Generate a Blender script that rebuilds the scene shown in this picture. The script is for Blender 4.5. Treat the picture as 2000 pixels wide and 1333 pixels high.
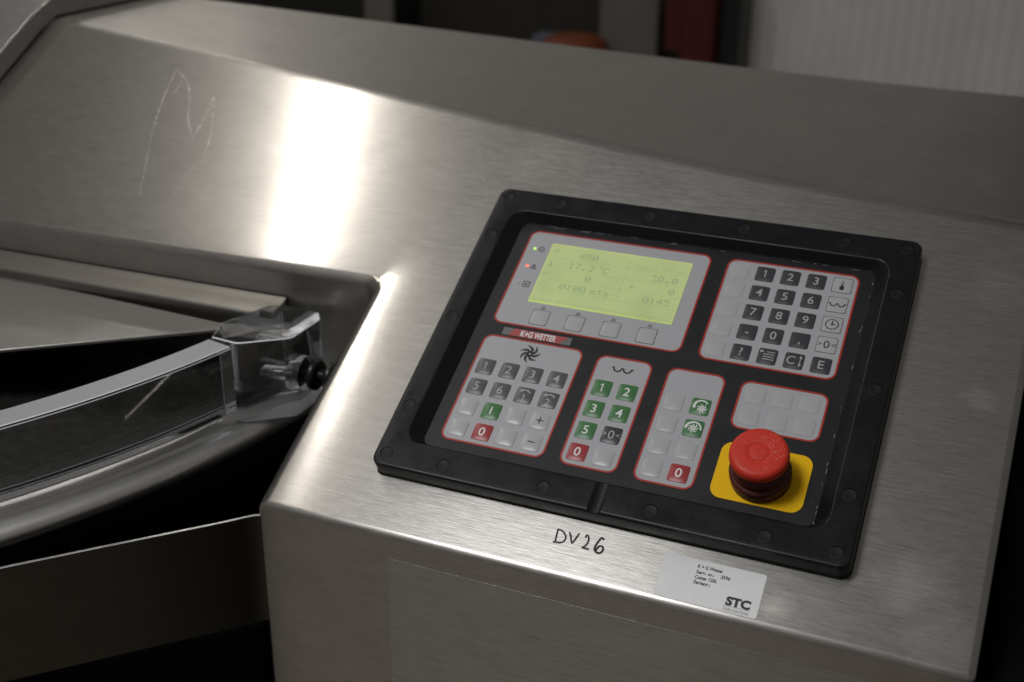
import bpy, bmesh, math, random
from mathutils import Vector, Matrix

random.seed(7)
scene = bpy.context.scene
for o in list(bpy.data.objects):
    bpy.data.objects.remove(o)

# ------------------------------------------------------------------ units
# all measurements are in millimetre-like units; SC turns them into metres.
SC = 0.00108
H = 1.0                      # height of the control panel's origin above the floor
TILT = math.radians(30.0)    # slope of the console
CT, ST = math.cos(TILT), math.sin(TILT)

def P2W(x, y, z=0.0):        # console-plane coordinates -> world (units)
    return (x, y * CT - z * ST, y * ST + z * CT)

def M(p):                    # world units -> metres
    return Vector((p[0] * SC, p[1] * SC, p[2] * SC + H))

# ------------------------------------------------------------------ camera
CAM_C = P2W(168.440, -548.453, 665.460)
ROWS = ((0.920358, 0.34211, -0.189476), (0.163476, -0.776691, -0.608298), (-0.355269, 0.528877, -0.770761))
ax = Vector(P2W(*ROWS[0])); ay = -Vector(P2W(*ROWS[1])); az = -Vector(P2W(*ROWS[2]))
cam_data = bpy.data.cameras.new("camera")
cam = bpy.data.objects.new("camera", cam_data)
scene.collection.objects.link(cam)
cam.matrix_world = Matrix(((ax.x, ay.x, az.x, CAM_C[0] * SC), (ax.y, ay.y, az.y, CAM_C[1] * SC),
                           (ax.z, ay.z, az.z, CAM_C[2] * SC + H), (0, 0, 0, 1)))
cam_data.sensor_width = 36.0
cam_data.lens = 43.62
cam_data.clip_start = 0.02
cam_data.clip_end = 60.0
cam_data.dof.use_dof = True
cam_data.dof.focus_distance = 0.775 * SC / 0.001
cam_data.dof.aperture_fstop = 6.0
scene.camera = cam

# ------------------------------------------------------------------ world and lamps
world = bpy.data.worlds.new("World")
scene.world = world
world.use_nodes = True
bg = world.node_tree.nodes["Background"]
bg.inputs[0].default_value = (1.0, 0.97, 0.92, 1)
bg.inputs[1].default_value = 0.105

def ceiling_lamp(x, y, z, sx, sy, power, rot=0.0, color=(1.0, 0.94, 0.84)):
    ld = bpy.data.lights.new("ceiling_light", 'AREA')
    ld.shape = 'RECTANGLE'; ld.size = sx * SC; ld.size_y = sy * SC
    ld.energy = power; ld.color = color
    lo = bpy.data.objects.new("ceiling_light", ld)
    scene.collection.objects.link(lo)
    lo.location = M((x, y, z)); lo.rotation_euler = (0, 0, rot)
    return lo
ceiling_lamp(-1208, 400, 1400, 50, 1200, 7.0, color=(1.0, 0.955, 0.89))      # tube over the bowl
ceiling_lamp(-680, -1130, 1650, 600, 500, 26.0, color=(0.97, 0.98, 1.0))         # lamp above the operator's place
ceiling_lamp(-2450, 2300, 1400, 80, 900, 4.0, rot=1.57, color=(1.0, 0.96, 0.9))   # added tube near the back wall, brightens the left of the top sheet

scene.view_settings.view_transform = 'Standard'
scene.view_settings.look = 'None'
scene.view_settings.exposure = 0.0
scene.view_settings.gamma = 1.0
scene.render.resolution_x = 1024
scene.render.resolution_y = 682

# ------------------------------------------------------------------ materials
def new_mat(name):
    m = bpy.data.materials.new(name); m.use_nodes = True
    nt = m.node_tree
    return m, nt, nt.nodes["Principled BSDF"]

def N(nt, typ, **kw):
    n = nt.nodes.new(typ)
    for k, v in kw.items():
        setattr(n, k, v)
    return n

def math_node(nt, op, a, b=None, clamp=False):
    n = nt.nodes.new('ShaderNodeMath'); n.operation = op; n.use_clamp = clamp
    for i, v in enumerate((a, b)):
        if v is None: continue
        if isinstance(v, (int, float)): n.inputs[i].default_value = v
        else: nt.links.new(v, n.inputs[i])
    return n.outputs[0]

def units_position(nt):
    geo = N(nt, 'ShaderNodeNewGeometry')
    sub = N(nt, 'ShaderNodeVectorMath', operation='SUBTRACT'); sub.inputs[1].default_value = (0, 0, H)
    nt.links.new(geo.outputs['Position'], sub.inputs[0])
    mul = N(nt, 'ShaderNodeVectorMath', operation='SCALE'); mul.inputs['Scale'].default_value = 1 / SC
    nt.links.new(sub.outputs[0], mul.inputs[0])
    return geo, mul.outputs[0]

def noise(nt, vec, scale, detail=2.0, rough=0.5, stretch=None):
    if stretch:
        mp = N(nt, 'ShaderNodeVectorMath', operation='MULTIPLY'); mp.inputs[1].default_value = stretch
        nt.links.new(vec, mp.inputs[0]); vec = mp.outputs[0]
    t = N(nt, 'ShaderNodeTexNoise'); t.inputs['Scale'].default_value = scale
    t.inputs['Detail'].default_value = detail; t.inputs['Roughness'].default_value = rough
    nt.links.new(vec, t.inputs['Vector'])
    return t.outputs['Fac']

def ramp(nt, fac, a, b, lo=0.0, hi=1.0):
    r = N(nt, 'ShaderNodeMapRange'); r.inputs['From Min'].default_value = a; r.inputs['From Max'].default_value = b
    r.inputs['To Min'].default_value = lo; r.inputs['To Max'].default_value = hi
    nt.links.new(fac, r.inputs['Value'])
    return r.outputs[0]

ZS = -6.0     # the steel sheet lies 6 units below the printed foil
STAINS = [(152, -205, 26, 0.38), (166, -232, 24, 0.30), (79, -238, 11, 0.45), (168, 25, 24, 0.22), (-180, 95, 36, 0.14), (168, -70, 14, 0.25), (-330, -45, 9, -0.25)]
def steel(name, color=(0.465, 0.445, 0.415), rough=0.225, aniso=0.80, grain=1.0, dish=False, smudge=1.0, brush=True):
    m, nt, b = new_mat(name)
    geo, pos = units_position(nt)
    b.inputs['Metallic'].default_value = 1.0
    # finger smudges and cleaning marks: change the roughness and a little the tone
    sm = noise(nt, pos, 0.012, 5, 0.62)
    sm2 = noise(nt, pos, 0.05, 4, 0.6, (0.5, 1, 1))
    tsw = N(nt, 'ShaderNodeTexNoise'); tsw.inputs['Scale'].default_value = 0.016; tsw.inputs['Detail'].default_value = 3; tsw.inputs['Distortion'].default_value = 2.2
    nt.links.new(pos, tsw.inputs['Vector'])
    mixs = math_node(nt, 'ADD', math_node(nt, 'ADD', math_node(nt, 'MULTIPLY', sm, 0.4), math_node(nt, 'MULTIPLY', sm2, 0.25)), math_node(nt, 'MULTIPLY', tsw.outputs['Fac'], 0.35))
    g1 = noise(nt, pos, 1.0, 2, 0.6, (0.045, 0.75, 0.75))
    g2 = noise(nt, pos, 1.0, 1, 0.5, (0.16, 1.5, 1.5))
    g = math_node(nt, 'ADD', math_node(nt, 'MULTIPLY', g1, 0.6), math_node(nt, 'MULTIPLY', g2, 0.4))
    stain = None
    if dish:   # dried water marks and wiped smears at fixed places on the sheet
        rot0 = N(nt, 'ShaderNodeVectorRotate', rotation_type='X_AXIS'); rot0.inputs['Angle'].default_value = -TILT
        nt.links.new(pos, rot0.inputs['Vector'])
        wob = noise(nt, pos, 0.06, 4, 0.65)
        for (sx_, sy_, rad, amt) in STAINS:
            dd = N(nt, 'ShaderNodeVectorMath', operation='DISTANCE'); dd.inputs[1].default_value = (sx_, sy_, ZS)
            nt.links.new(rot0.outputs[0], dd.inputs[0])
            q = math_node(nt, 'ADD', math_node(nt, 'DIVIDE', dd.outputs['Value'], rad), math_node(nt, 'MULTIPLY', wob, 1.7))
            v = ramp(nt, q, 1.9, 1.1, 0.0, amt)
            stain = v if stain is None else math_node(nt, 'MAXIMUM', stain, v)
    r0 = ramp(nt, mixs, 0.36, 0.64, rough - 0.02 * smudge, rough + 0.03 * smudge)
    r1 = math_node(nt, 'ADD', r0, ramp(nt, g, 0.3, 0.7, -0.03 * grain, 0.03 * grain))
    if stain is not None: r1 = math_node(nt, 'ADD', r1, math_node(nt, 'MULTIPLY', stain, 0.10))
    nt.links.new(r1, b.inputs['Roughness'])
    cv = math_node(nt, 'MULTIPLY', ramp(nt, mixs, 0.36, 0.64, 1.10, 0.90), ramp(nt, g, 0.25, 0.75, 1 - 0.12 * grain, 1 + 0.12 * grain))
    if stain is not None: cv = math_node(nt, 'MULTIPLY', cv, math_node(nt, 'ADD', math_node(nt, 'MULTIPLY', stain, 0.55), 1.0))
    cs = N(nt, 'ShaderNodeVectorMath', operation='SCALE'); cs.inputs[0].default_value = color
    nt.links.new(cv, cs.inputs['Scale']); nt.links.new(cs.outputs[0], b.inputs['Base Color'])
    if brush:
        cr = N(nt, 'ShaderNodeVectorMath', operation='CROSS_PRODUCT'); cr.inputs[1].default_value = (1, 0, 0)
        nt.links.new(geo.outputs['Normal'], cr.inputs[0])
        b.inputs['Anisotropic'].default_value = aniso
        nt.links.new(cr.outputs[0], b.inputs['Tangent'])
    bump = N(nt, 'ShaderNodeBump'); bump.inputs['Strength'].default_value = 0.2 * grain
    bump.inputs['Distance'].default_value = 0.0003
    nt.links.new(g, bump.inputs['Height'])
    last = bump
    # slow waviness of the rolled sheet
    wv = noise(nt, pos, 0.010, 1, 0.4, (1, 0.6, 0.6))
    b2 = N(nt, 'ShaderNodeBump'); b2.inputs['Strength'].default_value = 1.0; b2.inputs['Distance'].default_value = 0.0004
    nt.links.new(wv, b2.inputs['Height']); nt.links.new(bump.outputs[0], b2.inputs['Normal']); last = b2
    if dish:   # the sheet is ground down a little round the welded inner corner of the bowl cut-out
        rot = N(nt, 'ShaderNodeVectorRotate', rotation_type='X_AXIS'); rot.inputs['Angle'].default_value = -TILT
        nt.links.new(pos, rot.inputs['Vector'])
        sp = N(nt, 'ShaderNodeSeparateXYZ'); nt.links.new(rot.outputs[0], sp.inputs[0])
        dx = math_node(nt, 'MAXIMUM', math_node(nt, 'ADD', sp.outputs[0], 262.0), 0.0)
        dy = math_node(nt, 'MAXIMUM', math_node(nt, 'ADD', sp.outputs[1], 52.0), 0.0)
        d = math_node(nt, 'SQRT', math_node(nt, 'ADD', math_node(nt, 'MULTIPLY', dx, dx), math_node(nt, 'MULTIPLY', dy, dy)))
        e = math_node(nt, 'POWER', 2.71828, math_node(nt, 'MULTIPLY', d, -1 / 21.0))
        hgt = math_node(nt, 'MULTIPLY', e, -1.9 * SC)
        b3 = N(nt, 'ShaderNodeBump'); b3.inputs['Strength'].default_value = 1.0; b3.inputs['Distance'].default_value = 1.0
        nt.links.new(hgt, b3.inputs['Height']); nt.links.new(last.outputs[0], b3.inputs['Normal']); last = b3
    nt.links.new(last.outputs[0], b.inputs['Normal'])
    # coarser second lobe: the ground surface scatters in two scales
    c = N(nt, 'ShaderNodeBsdfPrincipled'); c.inputs['Metallic'].default_value = 1.0
    c.inputs['Anisotropic'].default_value = aniso * 0.6 if brush else 0.0
    for k in ('Base Color', 'Normal', 'Tangent'):
        if b.inputs[k].links: nt.links.new(b.inputs[k].links[0].from_socket, c.inputs[k])
    nt.links.new(math_node(nt, 'ADD', r1, 0.155), c.inputs['Roughness'])
    mx = N(nt, 'ShaderNodeMixShader'); mx.inputs[0].default_value = 0.42
    nt.links.new(b.outputs[0], mx.inputs[1]); nt.links.new(c.outputs[0], mx.inputs[2])
    nt.links.new(mx.outputs[0], nt.nodes['Material Output'].inputs['Surface'])
    return m

def plain(name, color, rough=0.5, metallic=0.0, spec=0.5, vary=0.0, bump=0.0, scale=0.4, rvary=0.0, coat=0.0):
    m, nt, b = new_mat(name)
    b.inputs['Base Color'].default_value = (*color, 1)
    b.inputs['Roughness'].default_value = rough
    b.inputs['Metallic'].default_value = metallic
    b.inputs['Specular IOR Level'].default_value = spec
    b.inputs['Coat Weight'].default_value = coat
    if vary or bump or rvary:
        geo, pos = units_position(nt)
        n1 = noise(nt, pos, scale, 4, 0.6)
        if vary:
            cs = N(nt, 'ShaderNodeVectorMath', operation='SCALE'); cs.inputs[0].default_value = color
            nt.links.new(ramp(nt, n1, 0.3, 0.7, 1 - vary, 1 + vary), cs.inputs['Scale'])
            nt.links.new(cs.outputs[0], b.inputs['Base Color'])
        if rvary:
            n2 = noise(nt, pos, 0.045, 4, 0.65)
            nt.links.new(ramp(nt, n2, 0.3, 0.7, rough - rvary, rough + rvary), b.inputs['Roughness'])
        if bump:
            bp = N(nt, 'ShaderNodeBump'); bp.inputs['Strength'].default_value = bump; bp.inputs['Distance'].default_value = 0.0003
            nt.links.new(n1, bp.inputs['Height']); nt.links.new(bp.outputs[0], b.inputs['Normal'])
    return m

def glow(name, color, strength, base=(0.02, 0.02, 0.02), rough=0.3):
    m, nt, b = new_mat(name)
    b.inputs['Base Color'].default_value = (*base, 1)
    b.inputs['Roughness'].default_value = rough
    b.inputs['Emission Color'].default_value = (*color, 1)
    b.inputs['Emission Strength'].default_value = strength
    return m

MAT = {}
MAT['steel'] = steel('brushed_steel', dish=True)
MAT['steel_front'] = steel('brushed_steel_panel', color=(0.50, 0.49, 0.475), rough=0.25)
MAT['steel_dark'] = steel('polished_dark_steel', color=(0.30, 0.29, 0.275), rough=0.30, grain=0.4, brush=False)
MAT['steel_guard'] = steel('guard_steel', color=(0.095, 0.088, 0.076), rough=0.30, grain=0.5, aniso=0.5)  # dark tone stands in for the dark floor reflected in the guard
MAT['steel_rim'] = steel('turned_steel', color=(0.72, 0.71, 0.70), rough=0.32, grain=0.5, brush=False)
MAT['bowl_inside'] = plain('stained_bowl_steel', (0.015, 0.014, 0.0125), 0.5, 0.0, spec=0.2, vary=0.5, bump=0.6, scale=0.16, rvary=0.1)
MAT['steel_plate'] = steel('matt_steel_plate', color=(0.36, 0.35, 0.335), rough=0.36, grain=0.4, brush=False)
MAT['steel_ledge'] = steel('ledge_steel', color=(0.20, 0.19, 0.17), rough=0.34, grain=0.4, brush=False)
def scratch_mat():
    m, nt, b = new_mat('scratched_steel')
    geo, pos = units_position(nt)
    b.inputs['Base Color'].default_value = (0.52, 0.50, 0.475, 1); b.inputs['Metallic'].default_value = 1.0; b.inputs['Roughness'].default_value = 0.42
    tr = N(nt, 'ShaderNodeBsdfTransparent'); mx = N(nt, 'ShaderNodeMixShader')
    nt.links.new(ramp(nt, noise(nt, pos, 0.22, 4, 0.7), 0.38, 0.62, 0.90, 0.30), mx.inputs[0])
    nt.links.new(b.outputs[0], mx.inputs[1]); nt.links.new(tr.outputs[0], mx.inputs[2])
    nt.links.new(mx.outputs[0], nt.nodes['Material Output'].inputs['Surface'])
    return m
MAT['scratch'] = scratch_mat()
MAT['weld'] = plain('heat_tinted_weld', (0.16, 0.145, 0.12), 0.45, 0.9, vary=0.5, scale=0.5)
MAT['bezel'] = plain('black_moulded_plastic', (0.0085, 0.009, 0.0108), 0.34, spec=0.26, vary=0.2, bump=0.06, scale=0.35, rvary=0.08)
MAT['plug'] = plain('black_plug_plastic', (0.008, 0.008, 0.009), 0.5, spec=0.25, vary=0.3, scale=0.5)
MAT['gasket'] = plain('black_sealing_rubber', (0.004, 0.004, 0.004), 0.7)
MAT['overlay'] = plain('black_printed_foil', (0.015, 0.0155, 0.0175), 0.42, spec=0.33, vary=0.12, bump=0.10, scale=1.6, rvary=0.06)
MAT['field'] = plain('grey_printed_foil', (0.42, 0.417, 0.435), 0.46, vary=0.035, bump=0.06, scale=0.9, rvary=0.05)
MAT['key_light'] = plain('light_grey_key_foil', (0.45, 0.45, 0.457), 0.34, vary=0.04, bump=0.06, scale=1.2)
MAT['key_mid'] = plain('mid_grey_key_foil', (0.105, 0.105, 0.108), 0.36, vary=0.10, bump=0.06, scale=1.2)  # paler grey for the number keys of the knife keypad
MAT['key_dark'] = plain('dark_grey_key_foil', (0.052, 0.052, 0.058), 0.36, vary=0.08, bump=0.06, scale=1.2)
MAT['key_green'] = plain('green_key_foil', (0.062, 0.19, 0.068), 0.36, vary=0.08, bump=0.06, scale=1.2)
MAT['key_red'] = plain('red_key_foil', (0.36, 0.045, 0.05), 0.36, vary=0.08, bump=0.06, scale=1.2)
MAT['red_line'] = plain('red_border_print', (0.40, 0.028, 0.014), 0.42)
MAT['white_print'] = plain('white_print', (0.78, 0.78, 0.77), 0.42)
MAT['grey_print'] = plain('grey_print', (0.42, 0.42, 0.43), 0.42)
MAT['black_print'] = plain('black_print', (0.018, 0.018, 0.020), 0.42)
MAT['logo_grey'] = plain('logo_grey_print', (0.155, 0.155, 0.162), 0.4)
MAT['logo_red'] = plain('logo_red_print', (0.40, 0.075, 0.075), 0.4)
MAT['lcd'] = glow('lcd_backlight', (0.43, 0.50, 0.225), 0.72, base=(0.16, 0.18, 0.08), rough=0.25)
MAT['lcd_edge'] = glow('lcd_backlight_edge', (0.48, 0.60, 0.20), 0.74, base=(0.16, 0.19, 0.07), rough=0.25)
MAT['lcd_ink'] = glow('lcd_segment', (0.26, 0.36, 0.19), 0.72, base=(0.10, 0.14, 0.06), rough=0.25)
MAT['lcd_line'] = glow('lcd_line', (0.345, 0.42, 0.19), 0.72, base=(0.12, 0.16, 0.06), rough=0.25)
def uneven(mat, k):
    nt = mat.node_tree; b = nt.nodes['Principled BSDF']
    geo, pos = units_position(nt)
    nt.links.new(ramp(nt, noise(nt, pos, 0.03, 3, 0.55), 0.3, 0.7, k * 0.90, k * 1.10), b.inputs['Emission Strength'])
for q_ in ('lcd', 'lcd_edge'): uneven(MAT[q_], 0.72)
MAT['led_green'] = glow('green_indicator', (0.45, 1.0, 0.12), 1.6)
MAT['led_red'] = glow('red_indicator', (1.0, 0.16, 0.11), 1.7)
MAT['led_off'] = plain('unlit_indicator', (0.55, 0.53, 0.53), 0.3)
MAT['yellow'] = plain('yellow_plate', (0.92, 0.535, 0.002), 0.5, spec=0.2, vary=0.05, bump=0.05, scale=0.8)
MAT['estop'] = plain('red_button_plastic', (0.64, 0.042, 0.024), 0.45, spec=0.25, vary=0.10, bump=0.12, scale=0.5, rvary=0.1)
MAT['estop_mark'] = plain('chalky_scuff', (0.72, 0.34, 0.30), 0.6)
MAT['collar'] = plain('dark_red_rubber', (0.075, 0.010, 0.009), 0.5, vary=0.2, scale=0.3)
MAT['label'] = plain('white_label_paper', (0.85, 0.845, 0.84), 0.45, vary=0.03, scale=0.1)
MAT['black_rubber'] = plain('black_rubber', (0.006, 0.006, 0.006), 0.35)
MAT['gap_black'] = plain('shade_black', (0.003, 0.003, 0.003), 0.8, spec=0.1)  # near black, stands in for deep shade in gaps and voids
MAT['residue'] = plain('dried_residue', (0.30, 0.295, 0.28), 0.7)
# marker ink: patchy
def marker_mat():
    m, nt, b = new_mat('marker_ink')
    geo, pos = units_position(nt)
    n1 = noise(nt, pos, 1.5, 3, 0.7)
    b.inputs['Roughness'].default_value = 0.75; b.inputs['Specular IOR Level'].default_value = 0.15
    cr = N(nt, 'ShaderNodeMix', data_type='RGBA')
    nt.links.new(ramp(nt, n1, 0.42, 0.70), cr.inputs['Factor'])
    cr.inputs['A'].default_value = (0.012, 0.012, 0.014, 1); cr.inputs['B'].default_value = (0.22, 0.21, 0.20, 1)
    nt.links.new(cr.outputs['Result'], b.inputs['Base Color'])
    return m
MAT['marker'] = marker_mat()
def acrylic_mat():
    m, nt, b = new_mat('clear_acrylic')
    b.inputs['Base Color'].default_value = (0.97, 0.985, 0.99, 1)
    b.inputs['Roughness'].default_value = 0.015
    b.inputs['IOR'].default_value = 1.49
    b.inputs['Transmission Weight'].default_value = 1.0
    return m
MAT['acrylic'] = acrylic_mat()
def frosted_mat():
    m, nt, b = new_mat('sawn_acrylic')
    b.inputs['Base Color'].default_value = (0.42, 0.425, 0.44, 1)
    b.inputs['Roughness'].default_value = 0.35
    b.inputs['IOR'].default_value = 1.49
    b.inputs['Transmission Weight'].default_value = 0.25
    return m
MAT['acrylic_sawn'] = frosted_mat()
def hazy_mat():
    m, nt, b = new_mat('hazy_acrylic')
    b.inputs['Base Color'].default_value = (0.8, 0.82, 0.85, 1); b.inputs['Roughness'].default_value = 0.05
    b.inputs['IOR'].default_value = 1.49; b.inputs['Transmission Weight'].default_value = 0.84
    return m
MAT['acrylic_hazy'] = hazy_mat()
def block_mat():
    m, nt, b = new_mat('thick_acrylic')
    b.inputs['Base Color'].default_value = (0.96, 0.975, 0.985, 1); b.inputs['Roughness'].default_value = 0.012
    b.inputs['IOR'].default_value = 1.49; b.inputs['Transmission Weight'].default_value = 1.0
    tr = N(nt, 'ShaderNodeBsdfTransparent'); tr.inputs[0].default_value = (0.94, 0.955, 0.965, 1)
    mx = N(nt, 'ShaderNodeMixShader'); mx.inputs[0].default_value = 0.15
    nt.links.new(b.outputs[0], mx.inputs[1]); nt.links.new(tr.outputs[0], mx.inputs[2])
    nt.links.new(mx.outputs[0], nt.nodes['Material Output'].inputs['Surface'])
    return m
MAT['acrylic_block'] = block_mat()
MAT['edge_glint'] = plain('painted_edge_glint', (0.80, 0.81, 0.83), 0.25)  # pale bevel colour paints the glints along the acrylic edges
def edge_bevel(ob, w, seg):
    ob.data.materials.append(MAT['edge_glint'])
    bevel_mod(ob, w, seg); ob.modifiers[-1].material = len(ob.data.materials) - 1
def saw_faces(ob, test):
    ob.data.materials.append(MAT['acrylic_sawn'])
    for p in ob.data.polygons:
        if test(p): p.material_index = 1

# ------------------------------------------------------------------ helpers
def link(o, parent=None, label=None, cat=None, group=None, kind=None):
    scene.collection.objects.link(o)
    if parent is not None:
        o.parent = parent
    if label: o['label'] = label
    if cat: o['category'] = cat
    if group: o['group'] = group
    if kind: o['kind'] = kind
    return o

def empty(name, loc, label, cat, rot=(0, 0, 0), group=None):
    o = bpy.data.objects.new(name, None)
    o.empty_display_size = 0.05
    o.location = loc; o.rotation_euler = rot
    return link(o, None, label, cat, group)

class MB:
    """collects geometry (in units) for one mesh object"""
    def __init__(s):
        s.v = []; s.f = []; s.m = []
    def add(s, verts, faces, mat=0):
        o = len(s.v)
        s.v += [tuple(p) for p in verts]
        for f in faces:
            s.f.append(tuple(i + o for i in f)); s.m.append(mat)
        return s
    def shape(s, sh, z=0.0, mat=0, dx=0.0, dy=0.0, rot=0.0, zf=None):
        c, si = math.cos(rot), math.sin(rot)
        vs = []
        for (x, y) in sh[0]:
            X = c * x - si * y + dx; Y = si * x + c * y + dy
            vs.append((X, Y, zf(X, Y) if zf else z))
        return s.add(vs, sh[1], mat)
    def mesh(s, name, mats, smooth=False, world=False, off=None):
        me = bpy.data.meshes.new(name)
        if world:
            o = off or Vector((0, 0, 0))
            pts = [tuple(M(p) - o) for p in s.v]
        else:
            pts = [(p[0] * SC, p[1] * SC, p[2] * SC) for p in s.v]
        me.from_pydata(pts, [], s.f)
        for mt in mats: me.materials.append(MAT[mt])
        me.polygons.foreach_set('material_index', s.m)
        if smooth: me.polygons.foreach_set('use_smooth', [True] * len(s.f))
        me.update()
        return me
    def build(s, name, mats, parent=None, smooth=False, world=False, **kw):
        if isinstance(mats, str): mats = [mats]
        off = parent.location if (world and parent is not None) else None
        o = bpy.data.objects.new(name, s.mesh(name, mats, smooth, world, off))
        return link(o, parent, **kw)

def rr(x0, y0, x1, y1, r, n=6):
    """rounded rectangle outline, counter-clockwise"""
    pts = []
    for cx, cy, a0 in ((x1 - r, y1 - r, 0), (x0 + r, y1 - r, 90), (x0 + r, y0 + r, 180), (x1 - r, y0 + r, 270)):
        for i in range(n + 1):
            a = math.radians(a0 + 90 * i / n)
            pts.append((cx + r * math.cos(a), cy + r * math.sin(a)))
    return pts

def face(pts):
    return (pts, [tuple(range(len(pts)))])

def ring(outer, inner):
    n = len(outer)
    return (outer + inner, [(i, (i + 1) % n, n + (i + 1) % n, n + i) for i in range(n)])

def circle(r, n=24, cx=0, cy=0):
    return [(cx + r * math.cos(2 * math.pi * i / n), cy + r * math.sin(2 * math.pi * i / n)) for i in range(n)]

def ribbon(pts, w, closed=False, w2=None):
    """flat stroke of width w along a polyline"""
    n = len(pts); vs = []
    for i in range(n):
        a = pts[i - 1] if (i > 0 or closed) else pts[i]
        b = pts[(i + 1) % n] if (i < n - 1 or closed) else pts[i]
        dx, dy = b[0] - a[0], b[1] - a[1]
        l = math.hypot(dx, dy) or 1
        nx, ny = -dy / l, dx / l
        k = w / 2
        if w2: k = (w + (w2 - w) * i / (n - 1)) / 2
        vs.append((pts[i][0] + nx * k, pts[i][1] + ny * k)); vs.append((pts[i][0] - nx * k, pts[i][1] - ny * k))
    fs = []
    for i in range(n if closed else n - 1):
        j = (i + 1) % n
        fs.append((2 * i, 2 * i + 1, 2 * j + 1, 2 * j))
    return (vs, fs)

def smooth_path(pts, k=5):
    out = []
    n = len(pts)
    for i in range(n - 1):
        p0 = pts[max(i - 1, 0)]; p1 = pts[i]; p2 = pts[i + 1]; p3 = pts[min(i + 2, n - 1)]
        for j in range(k):
            t = j / k
            out.append(tuple(0.5 * ((2 * p1[d]) + (-p0[d] + p2[d]) * t + (2 * p0[d] - 5 * p1[d] + 4 * p2[d] - p3[d]) * t * t
                                    + (-p0[d] + 3 * p1[d] - 3 * p2[d] + p3[d]) * t ** 3) for d in range(len(p1))))
    out.append(tuple(pts[-1]))
    return out

_text_cache = {}
def raw_text(s, bold=0.0, spacing=1.0):
    key = (s, bold, spacing)
    if key in _text_cache: return _text_cache[key]
    cu = bpy.data.curves.new('t', 'FONT'); cu.body = s; cu.size = 1.0; cu.resolution_u = 3
    cu.offset = bold; cu.space_character = spacing; cu.fill_mode = 'FRONT'
    ob = bpy.data.objects.new('t', cu); scene.collection.objects.link(ob)
    dg = bpy.context.evaluated_depsgraph_get()
    me = ob.evaluated_get(dg).to_mesh()
    vs = [(v.co.x, v.co.y) for v in me.vertices]; fs = [tuple(p.vertices) for p in me.polygons]
    ob.evaluated_get(dg).to_mesh_clear()
    bpy.data.objects.remove(ob); bpy.data.curves.remove(cu)
    _text_cache[key] = (vs, fs)
    return vs, fs
CAP = max(v[1] for v in raw_text('E')[0])

def one(cap):
    w = cap * 0.13; x = cap * 0.06
    return ([(x - w / 2, -cap / 2), (x + w / 2, -cap / 2), (x + w / 2, cap / 2), (x - w * 0.35, cap / 2), (x - w / 2, cap * 0.30), (x - cap * 0.25, cap * 0.24), (x - cap * 0.25, cap * 0.335), (x - w * 1.1, cap * 0.40)],
            [(0, 1, 2, 3, 4), (4, 3, 7, 6, 5)])

def text(s, cap, align='C', bold=0.0, sx=1.0, width=None, spacing=1.0, valign=0.5):
    """text as a flat shape; cap = capital height, optional forced width"""
    if s == '1': return one(cap)
    vs, fs = raw_text(s, bold, spacing)
    k = cap / CAP
    x0 = min(v[0] for v in vs); x1 = max(v[0] for v in vs)
    kx = (width / (x1 - x0)) if width else k * sx
    ox = {'C': (x0 + x1) / 2, 'L': x0, 'R': x1}[align]
    return ([((x - ox) * kx, y * k - cap * valign) for x, y in vs], fs)

def lathe(profile, n=40, cx=0.0, cy=0.0):
    """profile [(r,z)...] turned round the z axis"""
    vs = []; fs = []
    for r, z in profile:
        for i in range(n):
            a = 2 * math.pi * i / n
            vs.append((cx + r * math.cos(a), cy + r * math.sin(a), z))
    for k in range(len(profile) - 1):
        for i in range(n):
            j = (i + 1) % n
            fs.append((k * n + i, k * n + j, (k + 1) * n + j, (k + 1) * n + i))
    if profile[0][0] > 0: fs.append(tuple(reversed(range(n))))
    if profile[-1][0] > 0: fs.append(tuple(range((len(profile) - 1) * n, len(profile) * n)))
    return vs, fs

def sweep_arc(profile, cx, cy, a0, a1, n, z0=0.0):
    """closed (r,z) profile swept round a vertical axis from a0 to a1 (degrees)"""
    vs = []; fs = []; m = len(profile)
    for i in range(n + 1):
        a = math.radians(a0 + (a1 - a0) * i / n)
        for r, z in profile:
            vs.append((cx + r * math.cos(a), cy + r * math.sin(a), z + z0))
    for i in range(n):
        for k in range(m):
            l = (k + 1) % m
            fs.append((i * m + k, (i + 1) * m + k, (i + 1) * m + l, i * m + l))
    fs.append(tuple(range(m))); fs.append(tuple(reversed(range(n * m, (n + 1) * m))))
    return vs, fs

def prism(outline, z0, z1):
    n = len(outline)
    vs = [(x, y, z0) for x, y in outline] + [(x, y, z1) for x, y in outline]
    fs = [tuple(reversed(range(n))), tuple(range(n, 2 * n))]
    fs += [(i, (i + 1) % n, n + (i + 1) % n, n + i) for i in range(n)]
    return vs, fs

def box(x0, x1, y0, y1, z0, z1):
    return prism([(x0, y0), (x1, y0), (x1, y1), (x0, y1)], z0, z1)

def bevel_mod(o, width, seg=3, angle=35):
    b = o.modifiers.new('bevel', 'BEVEL'); b.width = width * SC; b.segments = seg
    b.limit_method = 'ANGLE'; b.angle_limit = math.radians(angle); b.harden_normals = True
    for p in o.data.polygons: p.use_smooth = True
    return o

ZS = -6.0     # the steel sheet lies 6 units below the printed foil

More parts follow.
